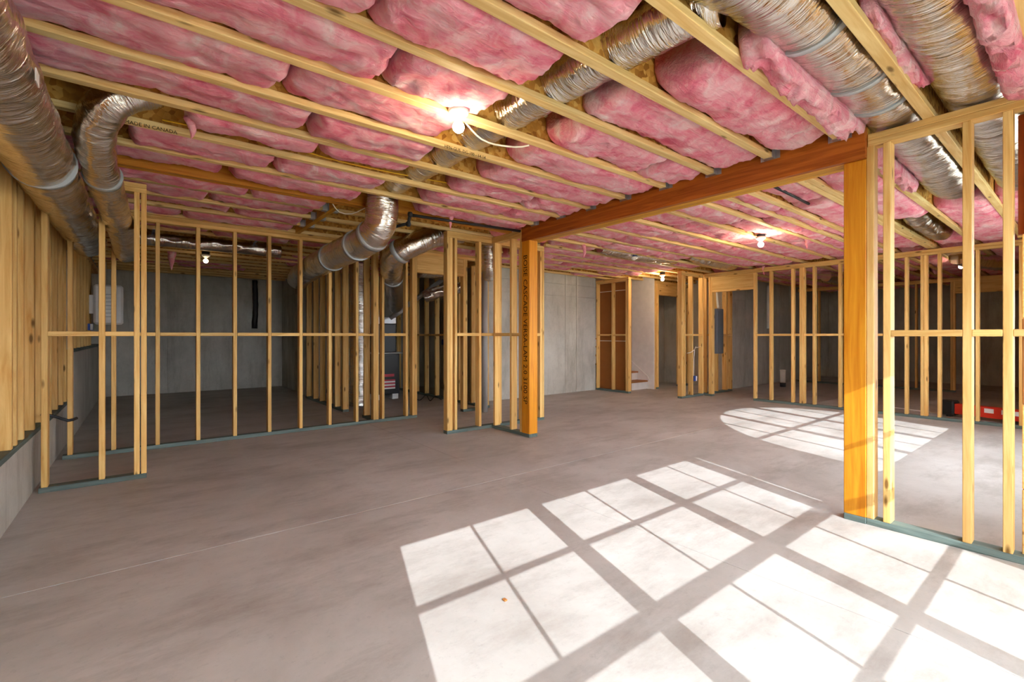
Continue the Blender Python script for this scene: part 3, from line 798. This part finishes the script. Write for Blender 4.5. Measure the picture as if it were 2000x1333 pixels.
for lab, px, py, z, st in (('lit bulb in the right room ceiling just left of the big post', 1486, 478, 2.345, 'mid'), ('lit bulb near the white stair wall', 1294, 546, 2.34, 'far'),
                       ('lit bulb in the far right room, seen through the near studs', 1877, 521, 2.33, 'dim'), ('lit bulb over the dark storage room', 402, 510, 2.34, 'low')):
    lamp(lab, tuple(at_z(px, py, z)), M['black'], st)
lamp('white ceramic lamp base without a lit bulb among the right joists', tuple(at_z(1238, 514, 2.36)), M['blue'], None)

# ------------------------------------------------------------------ pipes and cables
gp = thing('gas_pipe', 'black iron pipe with two elbows under the golden joist', 'pipe', (2.1, 4.35, 2.44))
tube('pipe_run', [(2.14, 4.36, 2.43), (3.54, 4.30, 2.45)], 0.016, M['black'], gp, straight=True)
tube('pipe_drop', [(2.14, 4.36, 2.445), (2.14, 4.40, 2.34)], 0.016, M['black'], gp, straight=True)
tube('pipe_run', [(2.14, 4.40, 2.35), (2.02, 4.70, 2.33)], 0.016, M['black'], gp, straight=True)
for p in ((2.14, 4.36, 2.435), (2.14, 4.40, 2.345)):
    lathe('elbow', [(0.002, -0.026), (0.02, -0.024), (0.026, -0.01), (0.026, 0.012), (0.02, 0.024), (0.002, 0.026)], M['black'], gp, p, 14)
tag(tube('black_pipe', [(4.1, 1.72, 2.475), (5.4, 1.75, 2.475)], 0.012, M['black'], straight=True), 'thin black pipe between the right room joists near the post', 'pipe')
vp = thing('vent_pipe', 'grey plastic vent pipe slanting up from the furnace', 'pipe', tuple(at_y(770, 612, 7.9)))
tube('pipe_run', [at_y(762, 622, 8.2), at_y(900, 520, 7.4)], 0.042, M['pvc'], vp, straight=True, seg=16)
tube('coupling', [at_y(769, 617, 8.16), at_y(790, 602, 8.04)], 0.05, M['pvc'], vp, straight=True, seg=16)
tag(tube('wall_pipe', [at_y(1500, 558, 5.11), at_y(1500, 642, 5.11)], 0.035, M['white'], straight=True), 'white plastic pipe on the concrete wall behind the far studs', 'pipe')
sp = at_z(1529, 756, 0)
fs = thing('drain_stub', 'capped pale drain pipe standing out of the floor behind the far studs', 'pipe', sp)
tube('pipe_foot', [sp, sp + Vector((0, 0, 0.10))], 0.062, M['black'], fs, straight=True, seg=16)
tube('pipe_stub', [sp + Vector((0, 0, 0.10)), sp + Vector((0, 0, 0.37))], 0.058, M['cable'], fs, straight=True, seg=16)
tube('pipe_cap', [sp + Vector((0, 0, 0.37)), sp + Vector((0, 0, 0.40))], 0.064, M['cable'], fs, straight=True, seg=16)
tag(tube('grey_vent_stack', [(4.22, 6.0, 0.0), (4.22, 6.0, 2.2)], 0.05, M['pvc'], straight=True, seg=16), 'grey plastic vent stack behind the short stud wall', 'pipe')
tag(tube('hanging_hose', [at_y(498, 548, 12.05), at_y(499, 600, 12.04), at_y(497, 642, 12.05)], 0.055, M['black'], seg=14, rough=0.004), 'black insulated hose hanging on the dark back wall', 'hose')
tag(tube('supply_line', [(XL + 0.03, 6.9, 1.05), (XL + 0.03, 6.9, 2.12)], 0.012, M['white'], straight=True, seg=8), 'thin white pipe on the left stud wall behind the long wall', 'pipe')
tag(tube('yellow_cable', [(0.1, 3.60, 2.535), (0.7, 3.595, 2.55), (1.2, 3.595, 2.53), (1.75, 3.595, 2.54), (2.2, 3.595, 2.56)], 0.006, M['yellow'], seg=6), 'yellow cable stapled along the joist web by the crossing duct', 'cable')
tag(tube('white_cable', [(1.39, 2.31, 2.53), (1.7, 2.45, 2.455), (1.95, 2.43, 2.462), (2.03, 2.37, 2.475)], 0.006, M['cable'], seg=6), 'white cable looping under the crossing duct beside the nearest bulb', 'cable')
tag(tube('white_cable', [(1.42, 4.52, 2.45), (1.5, 4.58, 2.40), (1.62, 4.57, 2.40), (1.74, 4.50, 2.47)], 0.005, M['cable'], seg=6), 'white cable drooping under the golden laminated joist', 'cable')
tag(tube('black_cable', [(XL + 0.01, 5.35, 0.56), (XL + 0.09, 5.38, 0.53), (XL + 0.17, 5.36, 0.49), (XL + 0.22, 5.4, 0.50)], 0.012, M['black'], seg=8), 'black cable end poking out over the left concrete curb', 'cable')
tag(tube('floor_cable', [at_z(806, 775, 0.012), at_z(820, 782, 0.012), at_z(832, 772, 0.05), at_z(840, 783, 0.012), at_z(850, 775, 0.04), at_z(862, 781, 0.012)], 0.008, M['black'], seg=6), 'black cable lying on the floor by the furnace room doorway', 'cable')

def wall_box(label, c, m, wires=()):
    o = thing('outlet_box', label, 'electrical box', c)
    x, y, z = c
    box('box_body', x - 0.03, x + 0.03, y - 0.03, y + 0.05, z - 0.05, z + 0.05, m, o)
    box('box_face', x + 0.0, x + 0.03, y - 0.035, y - 0.031, z - 0.045, z + 0.045, M['white'], o, 0.001)
    for pts in wires: tube('wire', pts, 0.006, M['cable'], o, seg=6)
    return o
wall_box('blue outlet box with white wires on the short wall by the stairs', (8.50, 4.935, 0.36), M['blue'],
         [[(8.49, 4.95, 0.41), (8.48, 4.94, 0.6), (8.50, 4.95, 0.78), (8.47, 4.92, 0.92), (8.36, 4.92, 0.88), (8.25, 4.95, 0.86)],
          [(8.47, 4.92, 0.92), (8.52, 4.92, 0.98), (8.6, 4.95, 0.96), (8.78, 4.97, 0.98)]])
wall_box('blue outlet box on the dark studs beside the furnace', (4.41, 7.575, 1.08), M['blue'])
wall_box('small blue box on the left stud wall near the white cabinet', (XL + 0.05, 9.4, 1.33), M['blue'])
ep = thing('electrical_panel', 'tall grey electrical panel between studs near the concrete wall', 'electrical panel', (9.35, 4.95, 0.83))
box('panel_cabinet', 9.215, 9.495, 4.86, 4.945, 0.83, 1.755, M['grey'], ep, 0.006)
box('panel_door', 9.235, 9.475, 4.852, 4.859, 0.88, 1.70, M['grey'], ep, 0.003)
tube('panel_conduit', [(9.35, 4.90, 1.755), (9.33, 4.91, 1.95), (9.35, 4.93, 2.15)], 0.022, M['cable'], ep, seg=8)

# ------------------------------------------------------------------ furnace, white cabinet, stairs, tool
fu = thing('furnace', 'tall black furnace with red labels behind the stud wall', 'furnace', (3.62, 8.25, 0))
fx0, fx1, fy0, fy1 = 3.36, 3.86, 8.3, 8.95
for a in (fx0 + 0.02, fx1 - 0.14): box('foot_block', a, a + 0.12, fy0 + 0.02, fy1 - 0.02, 0.0, 0.10, M['white'], fu)
box('lower_cabinet', fx0, fx1, fy0, fy1, 0.10, 0.86, M['furnace'], fu, 0.01)
box('shelf_rim', fx0 - 0.02, fx1 + 0.12, fy0 - 0.03, fy1, 0.86, 0.885, M['pvc'], fu, 0.004)
box('upper_cabinet', fx0 + 0.02, fx1 - 0.06, fy0 + 0.03, fy1, 0.885, 1.42, M['furnace'], fu, 0.01)
fp = box('front_panel', fx0 + 0.03, fx1 - 0.03, fy0 - 0.012, fy0 - 0.001, 0.14, 0.82, M['furnace'], fu, 0.006)
for z0, z1 in ((0.43, 0.48),): box('label', 3.50, 3.74, fy0 - 0.016, fy0 - 0.0125, z0, z1, M['pinklabel'], fp, 0)
for k in range(6): box('label', 3.50, 3.76, fy0 - 0.016, fy0 - 0.0125, 0.20 + 0.03 * k, 0.226 + 0.03 * k, M['pinklabel'] if k in (5,) else M['white'] if k % 2 == 0 else M['pinklabel'], fp, 0)
box('plenum', fx0 + 0.04, fx1 - 0.04, fy0 + 0.06, fy1, 1.42, 1.56, M['steel'], fu, 0.01)
wc = thing('wall_cabinet', 'white appliance cabinet with a paper label on the left wall of the storage room', 'cabinet', (-0.4, 9.95, 1.38))
box('cabinet_body', -0.60, -0.235, 9.9, 10.2, 1.38, 2.02, M['white'], wc, 0.03)
box('paper_label', -0.50, -0.33, 9.893, 9.899, 1.45, 1.95, M['porcelain'], wc, 0)
for k in range(7): box('label_line', -0.49, -0.35, 9.890, 9.8925, 1.50 + 0.06 * k, 1.506 + 0.06 * k, M['grey'], wc, 0)
box('cabinet_bracket', XL - 0.01, -0.58, 9.95, 10.15, 1.55, 1.85, M['white'], wc)
tube('cabinet_pipe', [(-0.5, 10.05, 2.0), (-0.5, 10.05, 2.2), (-0.5, 10.1, 2.4)], 0.05, M['pvc'], wc, seg=12)

sw = thing('wall_stair', 'white painted drywall wall beside the stairs with a bare pine end', 'wall', (8.98, 6.2, 0), kind='structure')
box('drywall_sheet', 8.98, 8.993, 6.185, 9.4, 0.0, 2.7, M['white'], sw, 0.001)
box('stud', 8.995, 9.055, 6.19, 6.23, 0, 2.44, M['wz'], sw)
box('drywall_sheet', 8.995, 9.008, 6.231, 9.4, 0.0, 2.7, M['white'], sw, 0.001)
bk = box('backing_sheet', 7.991, 8.004, 6.06, 6.945, 0.04, 2.34, M['kraft'], None, 0)
tag(bk, 'brown backing board fixed behind the stair side studs', 'board')
for i, z in enumerate((1.08, 2.16)):
    tag(box('paper_strip', 7.985, 7.990, 6.14, 6.90, z, z + 0.012, M['cable'], None, 0), ['thin pale strip across the brown board below the middle blocking', 'thin pale strip across the brown board near its top'][i], 'strip')
stt = thing('staircase', 'white risered stairs with brown wooden treads going up behind the stud wall', 'stairs', (8.02, 6.35, 0))
for k in range(11):
    y = 6.36 + 0.26 * k; z = 0.19 * (k + 1)
    box('riser', 8.03, 8.955, y, y + 0.018, z - 0.19, z - 0.032, M['white'], stt, 0.001)
    box('tread', 8.02, 8.955, y - 0.03, y + 0.262, z - 0.031, z, M['tread'], stt, 0.006)
bm = bmesh.new()
pr = [(6.33, 0.0), (6.33, 0.16), (6.30, 0.20), (6.34, 0.28), (9.1, 2.30), (9.1, 2.0), (6.6, 0.0)]
A_ = [bm.verts.new((8.958, y, z)) for y, z in pr]; B_ = [bm.verts.new((8.978, y, z)) for y, z in pr]
bm.faces.new(A_); bm.faces.new(B_[::-1])
for k in range(len(pr)): bm.faces.new((A_[k], B_[k], B_[(k + 1) % len(pr)], A_[(k + 1) % len(pr)]))
bmesh.ops.recalc_face_normals(bm, faces=bm.faces[:])
me = bpy.data.meshes.new('skirt_board'); bm.to_mesh(me); bm.free(); link('skirt_board', me, M['white'], stt)

lt = thing('red_level', 'long red case with white markings and a black end lying on the far floor', 'tool', (9.35, 1.0, 0))
def rot_box(name, p, q, w, z0, z1, mat, parent, bev=0.006):
    p = Vector(p); q = Vector(q); L = (q - p).length
    o = box(name, -L / 2, L / 2, -w / 2, w / 2, z0, z1, mat, None, bev)
    c = (p + q) / 2; o.location = Vector((c.x, c.y, z0)); o.rotation_euler = (0, 0, math.atan2(q.y - p.y, q.x - p.x))
    o.parent = parent; o.location = o.location - world_loc(parent)
    return o
rot_box('case', (9.42, 1.30, 0), (9.15, 0.35, 0), 0.14, 0.05, 0.20, M['red'], lt)
rot_box('end_cap', (9.475, 1.47, 0), (9.42, 1.30, 0), 0.17, 0.02, 0.24, M['black'], lt, 0.02)
rot_box('foot', (9.25, 0.75, 0), (9.23, 0.68, 0), 0.13, 0.0, 0.05, M['black'], lt)
rot_box('foot', (9.45, 1.40, 0), (9.44, 1.36, 0), 0.13, 0.0, 0.05, M['black'], lt)
for a, b in ((0.34, 0.44), (0.52, 0.62), (0.64, 0.7)):
    P = Vector((9.42, 1.30, 0)); Q = Vector((9.15, 0.35, 0)); nrm = Vector((-0.962, 0.273, 0)) * 0.072
    rot_box('marking', P.lerp(Q, a) + nrm, P.lerp(Q, b) + nrm, 0.004, 0.12, 0.18, M['white'], lt, 0)
ws = rot_box('trim_strip', (9.80, 2.1, 0), (9.53, 1.32, 0), 0.03, 0.0, 0.012, M['white'], thing('floor_strip', 'thin white strip lying on the floor beyond the far studs', 'strip', (9.66, 1.7, 0)), 0.001)
cp = at_z(986, 1174, 0)
db = box('wood_chip', cp.x - 0.008, cp.x + 0.008, cp.y - 0.01, cp.y + 0.01, 0.0, 0.008, M['kraft'], None, 0.002)
tag(db, 'tiny brown chip lying in the sunlit patch of floor', 'debris')
